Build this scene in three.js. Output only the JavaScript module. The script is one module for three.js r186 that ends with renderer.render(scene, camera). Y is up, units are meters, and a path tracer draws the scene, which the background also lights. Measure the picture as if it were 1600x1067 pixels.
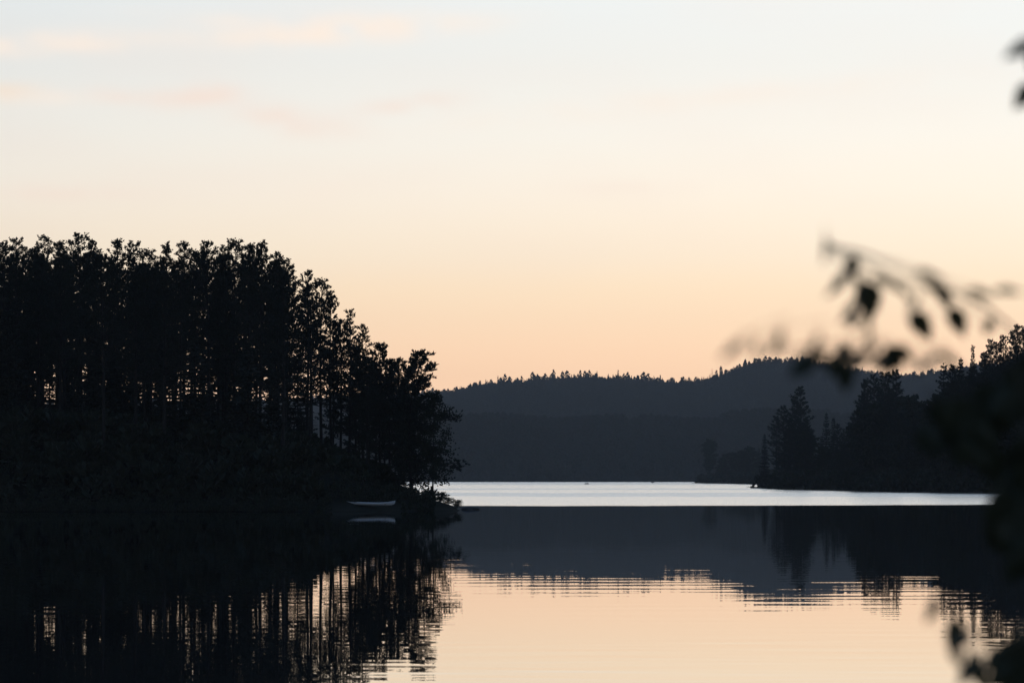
import * as THREE from 'three';
import { ImprovedNoise } from 'three/addons/math/ImprovedNoise.js';

// ---------------------------------------------------------------- camera, sky, sun, exposure
const scene = new THREE.Scene();
const F = 8888, HORIZON = 748, EYE = 2.5;          // 200 mm lens on the bank, eye 2.5 m above the lake
const camera = new THREE.PerspectiveCamera(2 * Math.atan(533.5 / F) * 180 / Math.PI, 1600 / 1067, 0.5, 30000);
camera.position.set(0, EYE, 0);
camera.rotation.x = Math.atan((HORIZON - 533.5) / F);
camera.focus = 480;
camera.userData.fStop = 7.4;
scene.add(camera);
const renderer = new THREE.WebGLRenderer({ antialias: true });
renderer.toneMapping = THREE.LinearToneMapping;
renderer.toneMappingExposure = 1;
renderer.shadowMap.enabled = true;

const noise3 = new ImprovedNoise();
const clamp = (v, a = 0, b = 1) => Math.min(b, Math.max(a, v));
const smooth = (a, b, v) => { const t = clamp((v - a) / (b - a)); return t * t * (3 - 2 * t); };
const lerp = (a, b, t) => a + (b - a) * t;
const lin = (c) => { c /= 255; return c <= 0.04045 ? c / 12.92 : ((c + 0.055) / 1.055) ** 2.4; };
function table(knots) {                            // piecewise linear look-up
  return (x) => {
    if (x <= knots[0][0]) return knots[0][1];
    for (let i = 1; i < knots.length; i++) if (x <= knots[i][0]) return lerp(knots[i - 1][1], knots[i][1], (x - knots[i - 1][0]) / (knots[i][0] - knots[i - 1][0]));
    return knots[knots.length - 1][1];
  };
}
function mulberry(a) { return () => { a |= 0; a = a + 0x6D2B79F5 | 0; let t = Math.imul(a ^ a >>> 15, 1 | a); t = t + Math.imul(t ^ t >>> 7, 61 | t) ^ t; return ((t ^ t >>> 14) >>> 0) / 4294967296; }; }
function fbm(x, y, z, n = 4) { let s = 0, a = 0.5; for (let i = 0; i < n; i++) { s += a * noise3.noise(x, y, z); x *= 2.03; y *= 2.03; z *= 2.03; a *= 0.5; } return s; }

// dusk sky: glow over the hills on the sunward side, paling to blue overhead and away from the sun
const SUN_AZ = 8;
{
  const W = 4096, H = 2048, data = new Float32Array(W * H * 4);
  const knots = [[0, 1.486, 0.911, 0.588], [0.6, 1.557, 0.997, 0.635], [0.95, 1.549, 1.018, 0.649], [1.28, 1.43, 0.982, 0.642], [1.6, 1.317, 0.967, 0.656], [1.92, 1.264, 0.986, 0.693], [2.24, 1.21, 1.011, 0.772], [2.9, 1.157, 1.039, 0.879], [3.5, 1.085, 1.035, 0.933], [4.2, 0.994, 0.985, 0.932], [4.82, 0.958, 0.985, 0.968], [7, 0.856, 0.924, 0.968], [12, 0.699, 0.807, 0.914], [20, 0.482, 0.643, 0.831], [40, 0.204, 0.359, 0.627], [90, 0.08, 0.17, 0.395]];   // elevation in degrees, radiance
  const chan = [1, 2, 3].map((k) => table(knots.map((r) => [r[0], r[k]])));
  const fall = new Float32Array(W), az = new Float32Array(W);
  for (let i = 0; i < W; i++) {
    let a = ((i + 0.5) / W - 0.25) * 360; if (a > 180) a -= 360;
    az[i] = a;
    let d = Math.abs(a - SUN_AZ); if (d > 180) d = 360 - d;
    fall[i] = 0.18 + 0.87 / (1 + (d / 31) ** 2);
  }
  // thin streaks of cloud that the last light still reaches: azimuth, elevation, half sizes (degrees), tilt, strength, tint
  const cl = (x, y, rx, ry, tilt, s, tint) => [(x - 800) / F * 57.296, (HORIZON - y) / F * 57.296, rx / F * 57.296, ry / F * 57.296, tilt, s, tint];
  const cream = [lin(270), lin(250), lin(232)], pink = [lin(262), lin(237), lin(221)];
  const clouds = [cl(560, 44, 165, 17, 0.05, 0.95, cream), cl(450, 62, 110, 7, 0.02, 0.7, cream), cl(400, 32, 150, 6, -0.05, 0.35, cream), cl(80, 70, 140, 13, 0.06, 0.75, cream), cl(15, 147, 40, 8, 0, 0.95, [lin(262), lin(236), lin(210)]),
    cl(70, 155, 70, 9, 0, 0.4, cream), cl(318, 149, 55, 12, 0.03, 0.8, pink), cl(215, 155, 70, 9, -0.1, 0.5, pink), cl(455, 190, 80, 18, -0.15, 0.55, pink), cl(640, 164, 70, 11, 0.1, 0.5, pink), cl(60, 302, 140, 9, 0, 0.4, pink),
    cl(510, 300, 60, 8, 0.1, 0.2, cream), cl(1050, 160, 350, 14, 0.1, 0.3, cream), cl(980, 296, 90, 7, 0, 0.25, pink)];
  for (let j = 0; j < H; j++) {
    const el = ((j + 0.5) / H - 0.5) * 180, e = Math.max(el, 0);
    const base = chan.map((c) => c(e)), high = smooth(5, 70, e);
    const streaks = el > 0.8 && el < 30;
    for (let i = 0; i < W; i++) {
      const f = lerp(fall[i], 0.62, high * 0.7), cool = (1 - f) * 0.8, k = (j * W + i) * 4;
      let r = base[0] * f * (1 - 0.32 * cool), g = base[1] * f * (1 - 0.12 * cool), b = base[2] * f * (1 + 0.12 * cool);
      if (streaks) {
        const a = az[i], n = fbm(Math.sin(a * 0.01745) * 19 + el * 0.3, el * 1.5, Math.cos(a * 0.01745) * 19, 4);
        const thin = clamp(n * 1.3 + 0.05) * smooth(1.2, 2.6, el) * (1 - smooth(12, 30, el)) * 0.22;
        r = lerp(r, pink[0] * f, thin); g = lerp(g, pink[1] * f, thin); b = lerp(b, pink[2] * f, thin);
        if (Math.abs(a) < 9 && el < 7) {
          for (const [ca, ce, ra, re, tilt, s, tint] of clouds) {
            const u = (a - ca) / ra, v = (el - ce - tilt * (a - ca)) / re, q = u * u + v * v;
            if (q > 4) continue;
            const w = Math.min(1, s * 1.4) * Math.exp(-q * 0.8) * clamp(0.8 + 2.4 * fbm(a * 1.5 + 7, el * 13 + 3 - a * 0.9, 5, 5));
            r = lerp(r, tint[0], w); g = lerp(g, tint[1], w); b = lerp(b, tint[2], w);
          }
        }
      }
      data[k] = r; data[k + 1] = g; data[k + 2] = b; data[k + 3] = 1;
    }
  }
  const sky = new THREE.DataTexture(data, W, H, THREE.RGBAFormat, THREE.FloatType);
  sky.mapping = THREE.EquirectangularReflectionMapping;
  sky.magFilter = sky.minFilter = THREE.LinearFilter;
  sky.needsUpdate = true;
  scene.background = sky;
  scene.environment = sky;
}
// the sun, already down behind the hills to the right
const sun = new THREE.DirectionalLight(new THREE.Color(1, 0.62, 0.36), 0.2);
sun.position.set(Math.sin(SUN_AZ * 0.01745) * 500, 500 * Math.sin(0.5 * 0.01745), -500 * Math.cos(SUN_AZ * 0.01745));
sun.castShadow = true;
Object.assign(sun.shadow.camera, { left: -700, right: 700, top: 200, bottom: -50, near: 1, far: 3000 });
sun.shadow.mapSize.set(2048, 2048);
scene.add(sun);
scene.fog = new THREE.FogExp2(new THREE.Color(1.0, 0.94, 0.87), 5.5e-5);   // evening haze over the lake

// ---------------------------------------------------------------- helpers
const used = {};
function numbered(name) { const n = used[name] = (used[name] ?? -1) + 1; return n ? `${name}_${String(n).padStart(3, '0')}` : name; }
function tag(o, label, category, group) { o.userData = { label }; if (category) o.userData.category = category; if (group) o.userData.group = group; return o; }
function thing(name, label, category, x = 0, y = 0, z = 0, group) { const o = new THREE.Group(); o.name = numbered(name); o.position.set(x, y, z); tag(o, label, category, group); scene.add(o); return o; }
function mesh(name, geometry, material, parent = scene) { const m = new THREE.Mesh(geometry, material); m.name = parent === scene ? numbered(name) : name; m.castShadow = m.receiveShadow = true; parent.add(m); return m; }
function structure(name, geometry, material, label) { const m = mesh(name, geometry, material); m.userData = { kind: 'structure', label }; return m; }
function copy(root, label, group) { const c = root.clone(); c.name = numbered(root.userData.base); c.userData = { label, category: root.userData.category }; if (group) c.userData.group = group; scene.add(c); return c; }
const at = (px, py, d) => new THREE.Vector3(d * (px - 800) / F, EYE + d * (HORIZON - py) / F, -d);   // direction and distance to a point
const std = (r, g, b, roughness = 0.9, more = {}) => { const m = new THREE.MeshStandardMaterial({ roughness, side: THREE.DoubleSide, ...more }); m.color.setRGB(r, g, b); return m; };

class MB {                                         // collects triangles and tubes
  constructor() { this.p = []; this.n = []; this.i = []; }
  tri(a, b, c) {
    const k = this.p.length / 3, ux = b[0] - a[0], uy = b[1] - a[1], uz = b[2] - a[2], vx = c[0] - a[0], vy = c[1] - a[1], vz = c[2] - a[2];
    let nx = uy * vz - uz * vy, ny = uz * vx - ux * vz, nz = ux * vy - uy * vx; const l = Math.hypot(nx, ny, nz) || 1; nx /= l; ny /= l; nz /= l;
    for (const v of [a, b, c]) { this.p.push(v[0], v[1], v[2]); this.n.push(nx, ny, nz); }
    this.i.push(k, k + 1, k + 2);
  }
  tube(pts, radii, sides = 5) {
    const k0 = this.p.length / 3;
    pts.forEach((p, j) => {
      const a = pts[Math.max(0, j - 1)], b = pts[Math.min(pts.length - 1, j + 1)], d = norm(sub(b, a));
      const u = norm(cross(d, Math.abs(d[1]) > 0.9 ? [1, 0, 0] : [0, 1, 0])), v = cross(d, u), r = radii[j];
      for (let s = 0; s < sides; s++) {
        const t = s / sides * Math.PI * 2, c = Math.cos(t), w = Math.sin(t), n = [u[0] * c + v[0] * w, u[1] * c + v[1] * w, u[2] * c + v[2] * w];
        this.p.push(p[0] + n[0] * r, p[1] + n[1] * r, p[2] + n[2] * r); this.n.push(...n);
      }
      if (j) for (let s = 0; s < sides; s++) { const q = k0 + (j - 1) * sides, s1 = (s + 1) % sides; this.i.push(q + s, q + s1, q + sides + s, q + s1, q + sides + s1, q + sides + s); }
    });
  }
  geometry() {
    const g = new THREE.BufferGeometry();
    g.setAttribute('position', new THREE.Float32BufferAttribute(this.p, 3)); g.setAttribute('normal', new THREE.Float32BufferAttribute(this.n, 3)); g.setIndex(this.i);
    return g;
  }
}
const sub = (a, b) => [a[0] - b[0], a[1] - b[1], a[2] - b[2]], add = (a, b, s = 1) => [a[0] + b[0] * s, a[1] + b[1] * s, a[2] + b[2] * s];
const cross = (a, b) => [a[1] * b[2] - a[2] * b[1], a[2] * b[0] - a[0] * b[2], a[0] * b[1] - a[1] * b[0]];
const norm = (a) => { const l = Math.hypot(...a) || 1; return [a[0] / l, a[1] / l, a[2] / l]; };

// ---------------------------------------------------------------- materials
const M = {
  needle: std(0.021, 0.025, 0.016), spruce: std(0.02, 0.025, 0.017), leafy: std(0.026, 0.031, 0.016), bark: std(0.025, 0.021, 0.017), birchBark: std(0.22, 0.21, 0.19),
  soil: new THREE.MeshPhysicalMaterial({ color: new THREE.Color(0.014, 0.014, 0.009), roughness: 1, specularIntensity: 0.15, side: THREE.DoubleSide }), rock: std(0.09, 0.088, 0.085), wood: std(0.09, 0.075, 0.06),
};

// ---------------------------------------------------------------- terrain
function heightMesh(x0, x1, z0, z1, nx, nz, h, rough = 0.25) {
  const g = new THREE.PlaneGeometry(1, 1, nx, nz), p = g.attributes.position;
  for (let i = 0; i < p.count; i++) {
    const x = lerp(x0, x1, p.getX(i) + 0.5), z = lerp(z0, z1, 0.5 - p.getY(i));
    p.setXYZ(i, x, h(x, z) + rough * fbm(x * 0.35, 3, z * 0.35, 3), z);
  }
  g.computeVertexNormals();
  return g;
}
// wooded headland on the left
const ridge = table([[-130, 7], [-45, 5.8], [-30, 5.2], [-20, 4.2], [-16, 3.5], [-13.4, 2.9], [-11.8, 2.3], [-10.2, 1.75], [-8.2, 1.25], [-6.1, 0.75], [-4.9, 0.42], [-4.2, 0.1], [-3.4, -0.9], [20, -1.5]]);
const shoreFront = (x) => -431 - Math.max(0, x + 13) * 1.25 + 1.2 * noise3.noise(x * 0.2, 1.5, 0), shoreBack = (x) => -452 - 75 * smooth(-6, -26, x);
function headlandHeight(x, z) {
  const h = ridge(x), zf = shoreFront(x), zb = shoreBack(x);
  if (z > zf) return Math.max(-1.5, -(z - zf) * 0.25 - 0.05);
  if (z < zb) return Math.max(-1.5, -(zb - z) * 0.25 - 0.05);
  if (h < 0) return h;
  const reach = Math.min(13, (zf - zb) * 0.5);
  return 0.06 + h * smooth(0, reach, zf - z) * smooth(0, reach * 0.8, z - zb) ** 0.6;
}
structure('headland', heightMesh(-120, 2, -540, -424, 200, 150, headlandHeight, 0.1), M.soil, 'low dark headland under the pines on the left');

// wooded point on the right, and a lower one behind it
function insideDistance(poly, x, z) {
  let d = 1e9, inside = false;
  for (let i = 0, j = poly.length - 1; i < poly.length; j = i++) {
    const [ax, az] = poly[i], [bx, bz] = poly[j], ex = bx - ax, ez = bz - az, t = clamp(((x - ax) * ex + (z - az) * ez) / (ex * ex + ez * ez));
    d = Math.min(d, Math.hypot(x - ax - ex * t, z - az - ez * t));
    if ((az > z) !== (bz > z) && x < (bx - ax) * (z - az) / (bz - az) + ax) inside = !inside;
  }
  return inside ? d : -d;
}
const pointA = [[63, -1500], [66, -1478], [62, -1330], [66, -1234], [68, -1120], [71, -1033], [82, -968], [100, -935], [330, -890], [330, -1950], [150, -1800], [85, -1560]];
const heightA = (x, z) => { const d = insideDistance(pointA, x, z); return d < 0 ? Math.max(-2, d * 0.15) : 0.15 + 1.3 * smooth(0, 12, d) + 0.03 * Math.max(0, d - 6) + Math.max(0, x - 84) * 0.33 * smooth(0, 40, d); };
structure('wooded_point', heightMesh(45, 330, -1960, -880, 140, 260, heightA, 0.3), M.soil, 'dark shore running out from the right edge');
const pointB = [[98, -3120], [101, -3080], [104, -2800], [105, -2480], [260, -2350], [420, -2350], [420, -3300], [140, -3250]];
const heightB = (x, z) => { const d = insideDistance(pointB, x, z); return d < 0 ? Math.max(-2, d * 0.15) : 0.1 + 1.4 * smooth(0, 15, d) + 0.02 * d; };
structure('wooded_point', heightMesh(80, 420, -3320, -2330, 90, 160, heightB, 0.2), M.soil, 'low wooded point behind the right shore');

// hills across the lake: ground profile = tree line seen less the height of the trees
const skyline = table([[-900, 640], [0, 632], [400, 626], [600, 617], [700, 611], [740, 602], [780, 596], [830, 592], [870, 590], [920, 588], [965, 589], [1000, 592], [1050, 596], [1090, 594], [1130, 585], [1155, 573],
  [1175, 566], [1200, 563], [1260, 564], [1290, 570], [1310, 576], [1345, 580], [1380, 586], [1420, 587], [1440, 585], [1470, 581], [1520, 572], [1700, 560], [2600, 590]]);
const lowline = table([[-900, 660], [500, 656], [700, 654], [900, 655], [1080, 652], [1180, 646], [1400, 650], [2600, 655]]);
const RIDGE_D = (px) => 7400 + 250 * noise3.noise(px * 0.004, 0.5, 2);
const ridgeGround = (px) => EYE + (HORIZON - skyline(px)) / F * RIDGE_D(px) - 11.8;
const farHeight = (px, d) => { const r = RIDGE_D(px), t = (d - 5300) / (r - 5300), h = ridgeGround(px); return d < r ? lerp(8, h, clamp(t) ** 0.8) + 5 * noise3.noise(px * 0.02, d * 0.004, 4) * smooth(1, 0.8, t) : h - (d - r) * 0.09; };
const LOW_D = 5150, lowHeight = (px, d) => { const t = (d - 4500) / (LOW_D - 4500), h = EYE + (HORIZON - lowline(px)) / F * LOW_D - 13 + 7 * noise3.noise(px * 0.006, 3, 1) + 3 * noise3.noise(px * 0.03, 7, 1); return d < LOW_D ? -1 + (h + 1) * Math.sin(clamp(t, -0.02, 1) * Math.PI / 2) + 2 * noise3.noise(px * 0.03, d * 0.006, 8) * smooth(0, 0.2, t) * smooth(1, 0.8, t) : h - (d - LOW_D) * 0.06; };
function polarMesh(d0, d1, nd, h) {
  const g = new THREE.PlaneGeometry(1, 1, 240, nd), p = g.attributes.position;
  for (let i = 0; i < p.count; i++) { const px = lerp(-900, 2600, p.getX(i) + 0.5), d = lerp(d0, d1, p.getY(i) + 0.5); p.setXYZ(i, d * (px - 800) / F, h(px, d), -d); }
  g.computeVertexNormals();
  return g;
}
structure('hill', polarMesh(5300, 8100, 60, farHeight), M.soil, 'far wooded ridge across the lake');
structure('hill', polarMesh(4490, 5700, 40, lowHeight), M.soil, 'lower wooded rise along the far shore');
structure('ground', new THREE.PlaneGeometry(18000, 10000).rotateX(-Math.PI / 2).translate(0, -6, -3800), M.soil, 'lake bed under the water');
structure('bank', heightMesh(-14, 14, -9, 12, 40, 30, (x, z) => 0.9 * smooth(-8, -2, z) - 0.25 * smooth(-6, -9, z) + 0.12, 0.12), M.soil, 'low bank where the near birch grows');

// ---------------------------------------------------------------- the lake
{
  const calm = new THREE.MeshPhysicalMaterial({ roughness: 0, ior: 1.333, clearcoat: 0.5, clearcoatRoughness: 0 });
  const ripple = (r) => { const m = new THREE.MeshPhysicalMaterial({ roughness: r, ior: 1.333, clearcoat: 0.95, clearcoatRoughness: r }); m.color.setRGB(0.012, 0.018, 0.022); return m; };
  calm.color.setRGB(0.012, 0.018, 0.022);
  const mats = [calm, ripple(0.155), ripple(0.18), ripple(0.26)];
  const rnd = mulberry(5), waves = [];
  for (let i = 0; i < 40; i++) {                   // faint ripples running along the line of sight
    const L = 0.9 * 5.2 ** rnd(), a = (rnd() - 0.5) * 1.05, k = 2 * Math.PI / L;
    waves.push([k * Math.sin(a), k * Math.cos(a), rnd() * 6.28, 0.00019 * (0.5 + rnd()) / k]);
  }
  const pos = [], nor = [], idx = [], groups = [];
  function patch(nx, nd, place, material, wavy) {  // place(u, v) -> [x, distance]
    const k0 = pos.length / 3, start = idx.length;
    for (let j = 0; j <= nd; j++) for (let i = 0; i <= nx; i++) {
      const u = i / nx, v = j / nd, [x, d] = place(u, v);
      let y = 0, sx = 0, sz = 0;
      if (wavy) {
        const edge = Math.min(1, 8 * u, 8 * (1 - u), 25 * (1 - v), 25 * v), gust = edge * (1 - 0.35 * smooth(95, 170, d)) * clamp(1 + 1.2 * fbm(x * 0.02, d * 0.012, 6, 3), 0.75, 1.12);
        for (const [kx, kz, ph, a] of waves) { const t = kx * x + kz * d + ph; y += gust * a * Math.sin(t); const c = gust * a * Math.cos(t); sx += c * kx; sz -= c * kz; }
      }
      pos.push(x, y, -d); const l = Math.hypot(sx, 1, sz); nor.push(-sx / l, 1 / l, -sz / l);
      if (i && j) { const q = k0 + j * (nx + 1) + i; idx.push(q - nx - 2, q - nx - 1, q - 1, q - nx - 1, q, q - 1); }
    }
    groups.push([start, idx.length - start, material]);
  }
  const half = (d) => 9 + d * 0.115;
  // the line where the breeze begins, and streaks beyond it
  const edgeAt = (t) => 524 + 30 * smooth(0.05, 1, t) + 7 * noise3.noise(t * 9, 1, 3) + 2.5 * noise3.noise(t * 40, 4, 3);
  const t2x = (t) => t * 0.1 * 524;                // t = -1 .. 1 across the view
  const strip = (d, amp, k) => (t) => d * (1 + amp * noise3.noise(t * 5, k, 0) + amp * 0.4 * noise3.noise(t * 27, k, 5));
  const lines = [edgeAt, (t) => edgeAt(t) + 26 + 10 * noise3.noise(t * 12, 2, 9), strip(800, 0.06, 3), strip(1010, 0.05, 7), strip(1290, 0.05, 11), strip(1480, 0.04, 13), strip(2300, 0.06, 17), (t) => 4700];
  patch(150, 1250, (u, v) => {
    const t = u * 2 - 1, d0 = 40, d1 = edgeAt(t * 1.1), w = v * (0.45 + 0.55 * v), d = lerp(d0, d1, w);
    return [t * half(d), d];
  }, 0, true);
  const kinds = [1, 2, 3, 2, 3, 2, 3];
  for (let k = 0; k < kinds.length; k++) patch(160, 3, (u, v) => { const t = (u * 2 - 1) * 1.1, d = lerp(lines[k](t), lines[k + 1](t), v); return [t / 1.1 * half(d), d]; }, kinds[k], false);
  for (const s of [-1, 1]) {                       // open water to either side, and towards the near bank
    patch(1, 40, (u, v) => { const d = lerp(40, edgeAt(s * 1.1), v * (0.45 + 0.55 * v)); return s < 0 ? [lerp(-2500, -half(d), u), d] : [lerp(half(d), 2500, u), d]; }, 0, false);
    patch(1, 20, (u, v) => { const d = lerp(edgeAt(s * 1.1), 4700, v); return s < 0 ? [lerp(-2500, -half(d), u), d] : [lerp(half(d), 2500, u), d]; }, 2, false);
  }
  patch(1, 1, (u, v) => [lerp(-2500, 2500, u), lerp(-20, 40, v)], 0, false);
  const g = new THREE.BufferGeometry();
  g.setAttribute('position', new THREE.Float32BufferAttribute(pos, 3)); g.setAttribute('normal', new THREE.Float32BufferAttribute(nor, 3)); g.setIndex(idx);
  for (const r of groups) g.addGroup(...r);
  structure('water', g, mats, 'still lake, mirror calm near by and wind rippled beyond the headland');
}

// ---------------------------------------------------------------- trees
function tuft(mb, c, dir, r, n, rnd, width = 0.26) {           // a spray of needles
  for (let i = 0; i < n; i++) {
    const d = norm([dir[0] + (rnd() - 0.5) * 2, dir[1] + (rnd() - 0.5) * 1.7 + 0.3, dir[2] + (rnd() - 0.5) * 2]), l = r * (0.6 + rnd() * 0.7);
    const s = norm(cross(d, [rnd() - 0.5, rnd() - 0.5, rnd() - 0.5])), w = l * width;
    const a = add(c, d, -0.15 * l), m = add(c, d, 0.45 * l), tip = add(c, d, l);
    mb.tri(add(m, s, -w), add(m, s, w), tip); mb.tri(a, add(m, s, w), add(m, s, -w));
  }
}
// Scots pine: bare lower stem, whorls of upswept limbs, clumped needles
function makePine(name, label, seed, o) {
  const { H = 22, base = 0.42, spread = 2.6, limbs: limbCount = 40, dense = 0.92, lean = 0, droop = 0, top = 2.1, oneSide = 0, size = 0.235 } = o;
  const rnd = mulberry(seed), t = thing(name, label, 'tree'), stem = new MB(), crown = new MB();
  t.userData.base = name;
  const bx = (rnd() - 0.5) * 0.9, bz = (rnd() - 0.5) * 0.9;
  const axis = (f) => [bx * Math.sin(f * 3.1) + lean * f * f * H * 0.1, f * H, bz * Math.sin(f * 2.6)], rad = (f) => 0.2 * (1 - f) ** 0.85 * H / 22 + 0.025;
  const fs = Array.from({ length: 13 }, (_, i) => i / 12);
  stem.tube([[0, -1.2, 0], ...fs.map(axis)], [rad(0) * 1.6, rad(0) * 1.25, ...fs.slice(1).map(rad)], 7);
  const limbs = Math.round(limbCount * 1.3);
  for (let i = 0; i < limbs; i++) {
    const q = ((i + rnd()) / limbs) ** 0.68, f = base + (0.995 - base) * q, az = i * 2.4 + rnd() * 0.9;
    let L = spread * (1 - q ** top * 0.9) * (0.5 + 0.5 * Math.min(1, q / 0.2)) * (0.38 + rnd() * 0.85);
    if (oneSide) L *= 1 + oneSide * Math.cos(az);
    const up = lerp(-0.12 - droop, 0.75, q ** 1.3) + (rnd() - 0.5) * (0.3 + 0.5 * q), ca = Math.cos(az), sa = Math.sin(az), p0 = axis(f), pts = [p0], n = 5;
    for (let k = 1; k <= n; k++) {
      const s = k / n, lift = up * s * L + (0.3 - droop * 0.8) * s * s * L * (1 - q);
      pts.push([p0[0] + ca * s * L + (rnd() - 0.5) * 0.12 * L, p0[1] + lift, p0[2] + sa * s * L + (rnd() - 0.5) * 0.12 * L]);
    }
    const r0 = Math.max(0.022, Math.min(rad(f) * 0.55, 0.018 * L + 0.02));
    stem.tube(pts, pts.map((_, k) => r0 * (1 - k / n * 0.8)), 4);
    const twigs = Math.round((7 + L * 4.6) * dense * (1 - 0.3 * smooth(0.7, 0.95, q)));
    for (let k = 0; k < twigs; k++) {
      const s = 0.16 + 0.84 * rnd() ** 0.85, a = Math.min(n - 1, Math.floor(s * n)), b = pts[a], c = pts[a + 1], at0 = add(b, sub(c, b), s * n - a);
      const l = (0.25 + rnd() * 0.42) * (0.62 + L * 0.2), ta = az + (rnd() - 0.5) * 2.6, dir = norm([Math.cos(ta), 0.2 + rnd() * (0.8 + 1.1 * q) - droop, Math.sin(ta)]), end = add(at0, dir, l);
      stem.tube([at0, end], [0.014, 0.008], 3);
      tuft(crown, end, dir, size, 7, rnd, 0.19); tuft(crown, add(at0, dir, l * 0.5), dir, size * 0.9, 5, rnd, 0.19);
    }
    tuft(crown, pts[n], norm(sub(pts[n], pts[n - 1])), size * 1.1, 6, rnd, 0.19);
    if (!droop) tuft(crown, pts[n], [0, 1.6, 0], size * 1.7, 3, rnd, 0.13);
  }
  for (let i = 0; i < 7; i++) {                               // dead snags on the bare stem
    const f = 0.12 + rnd() * (base - 0.1), az = rnd() * 6.28, L = 0.4 + rnd() * 1.3, p = axis(f);
    stem.tube([p, [p[0] + Math.cos(az) * L, p[1] + (rnd() - 0.6) * 0.4, p[2] + Math.sin(az) * L]], [0.03, 0.01], 3);
  }
  const tip = axis(1); for (let k = 0; k < 9; k++) tuft(crown, [tip[0] + (rnd() - 0.5) * 0.1 * k, tip[1] - 0.22 * k, tip[2] + (rnd() - 0.5) * 0.1 * k], [0, 1.4, 0], size * (k < 2 ? 1.6 : 1.1), 5, rnd, 0.17);
  mesh('trunk', stem.geometry(), M.bark, t); mesh('crown', crown.geometry(), M.needle, t);
  t.userData.H = H; t.visible = true;
  return t;
}
// spruce: a spire of drooping whorls down to the ground
function makeSpruce(name, label, seed, { H = 20, spread = 2.5, step = 0.5, base = 0.06, ragged = 0.35 } = {}) {
  const rnd = mulberry(seed), t = thing(name, label, 'tree'), stem = new MB(), crown = new MB();
  t.userData.base = name;
  stem.tube([[0, -1.2, 0], [0, 0, 0], [0, H * 0.5, 0], [0, H * 0.99, 0]], [0.26, 0.2, 0.11, 0.02], 6);
  for (let y = H * base; y < H - 0.3; y += step * (0.7 + rnd() * 0.6)) {
    const q = y / H, n = 5 + Math.floor(rnd() * 3), a0 = rnd() * 6.28;
    for (let i = 0; i < n; i++) {
      const az = a0 + i / n * 6.28 + rnd() * 0.5, L = (spread * (1 - q) ** 0.85 * (1 - ragged + rnd() * ragged * 1.5) + 0.18), ca = Math.cos(az), sa = Math.sin(az), dip = lerp(-0.38, 0.5, q ** 2);
      const P = (s) => [ca * L * s, y + (dip * s + 0.22 * s * s) * L, sa * L * s], m = Math.max(3, Math.round(L * 4));
      stem.tube([P(0), P(0.5), P(1)], [0.03, 0.02, 0.008], 3);
      for (let k = 0; k < m; k++) {
        const c = P((k + 0.6 + rnd() * 0.4) / m), side = rnd() < 0.5 ? -1 : 1;
        tuft(crown, c, norm([ca + -sa * side * 0.9, -0.75 + rnd() * 0.5, sa + ca * side * 0.9]), 0.32 + L * 0.07, 3, rnd, 0.36);
      }
    }
  }
  tuft(crown, [0, H - 0.35, 0], [0, 1.6, 0], 0.35, 5, rnd, 0.22);
  mesh('trunk', stem.geometry(), M.bark, t); mesh('crown', crown.geometry(), M.spruce, t);
  t.userData.H = H;
  return t;
}
// broadleaf: forked stem, round or weeping crown of small leaf clusters
function makeBroadleaf(name, label, seed, { H = 18, spread = 4, base = 0.25, clusters = 520, weep = 0, stems = 1, category = 'tree', leaf = 0.3 } = {}) {
  const rnd = mulberry(seed), t = thing(name, label, category), stem = new MB(), crown = new MB();
  t.userData.base = name;
  const ends = [];
  for (let s = 0; s < stems; s++) {
    const lx = (rnd() - 0.5) * spread * (stems > 1 ? 1.3 : 0.25), lz = (rnd() - 0.5) * spread * (stems > 1 ? 1.3 : 0.25);
    const ax = (f) => [lx * f, f * H * 0.93, lz * f];
    stem.tube([[0, -0.8, 0], ...[0, 0.25, 0.5, 0.75, 1].map(ax)], [0.2, 0.17, 0.14, 0.1, 0.06, 0.02].map((r) => r * H / 18), 6);
    const nb = Math.round(26 / stems + 4);
    for (let i = 0; i < nb; i++) {
      const q = (i + rnd()) / nb, f = base + (0.98 - base) * q, az = i * 2.4 + rnd(), L = spread * Math.sqrt(Math.max(0.04, 1 - ((q - 0.38) / 0.64) ** 2)) * (0.6 + rnd() * 0.5), p = ax(f);
      const e = [p[0] + Math.cos(az) * L, p[1] + L * (0.55 - weep), p[2] + Math.sin(az) * L], mid = [lerp(p[0], e[0], 0.5), lerp(p[1], e[1], 0.5) + L * 0.12, lerp(p[2], e[2], 0.5)];
      stem.tube([p, mid, e], [0.05, 0.03, 0.012].map((r) => r * (0.4 + H / 30)), 4);
      ends.push([p, mid, e, L]);
    }
  }
  for (let i = 0; i < clusters; i++) {
    const [p, mid, e, L] = ends[i % ends.length], s = 0.25 + 0.8 * rnd(), b = s < 0.5 ? add(p, sub(mid, p), s * 2) : add(mid, sub(e, mid), s * 2 - 1), r = 0.3 * L ** 0.7;
    const c = [b[0] + (rnd() - 0.5) * 2 * r, b[1] + (rnd() - 0.5) * 1.6 * r - weep * rnd() * 1.8, b[2] + (rnd() - 0.5) * 2 * r];
    tuft(crown, c, [0, weep ? -1.2 : 0.1, 0], leaf, 4, rnd, 0.5);
  }
  mesh('trunk', stem.geometry(), M.bark, t); mesh('crown', crown.geometry(), M.leafy, t);
  t.userData.H = H;
  return t;
}
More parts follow.
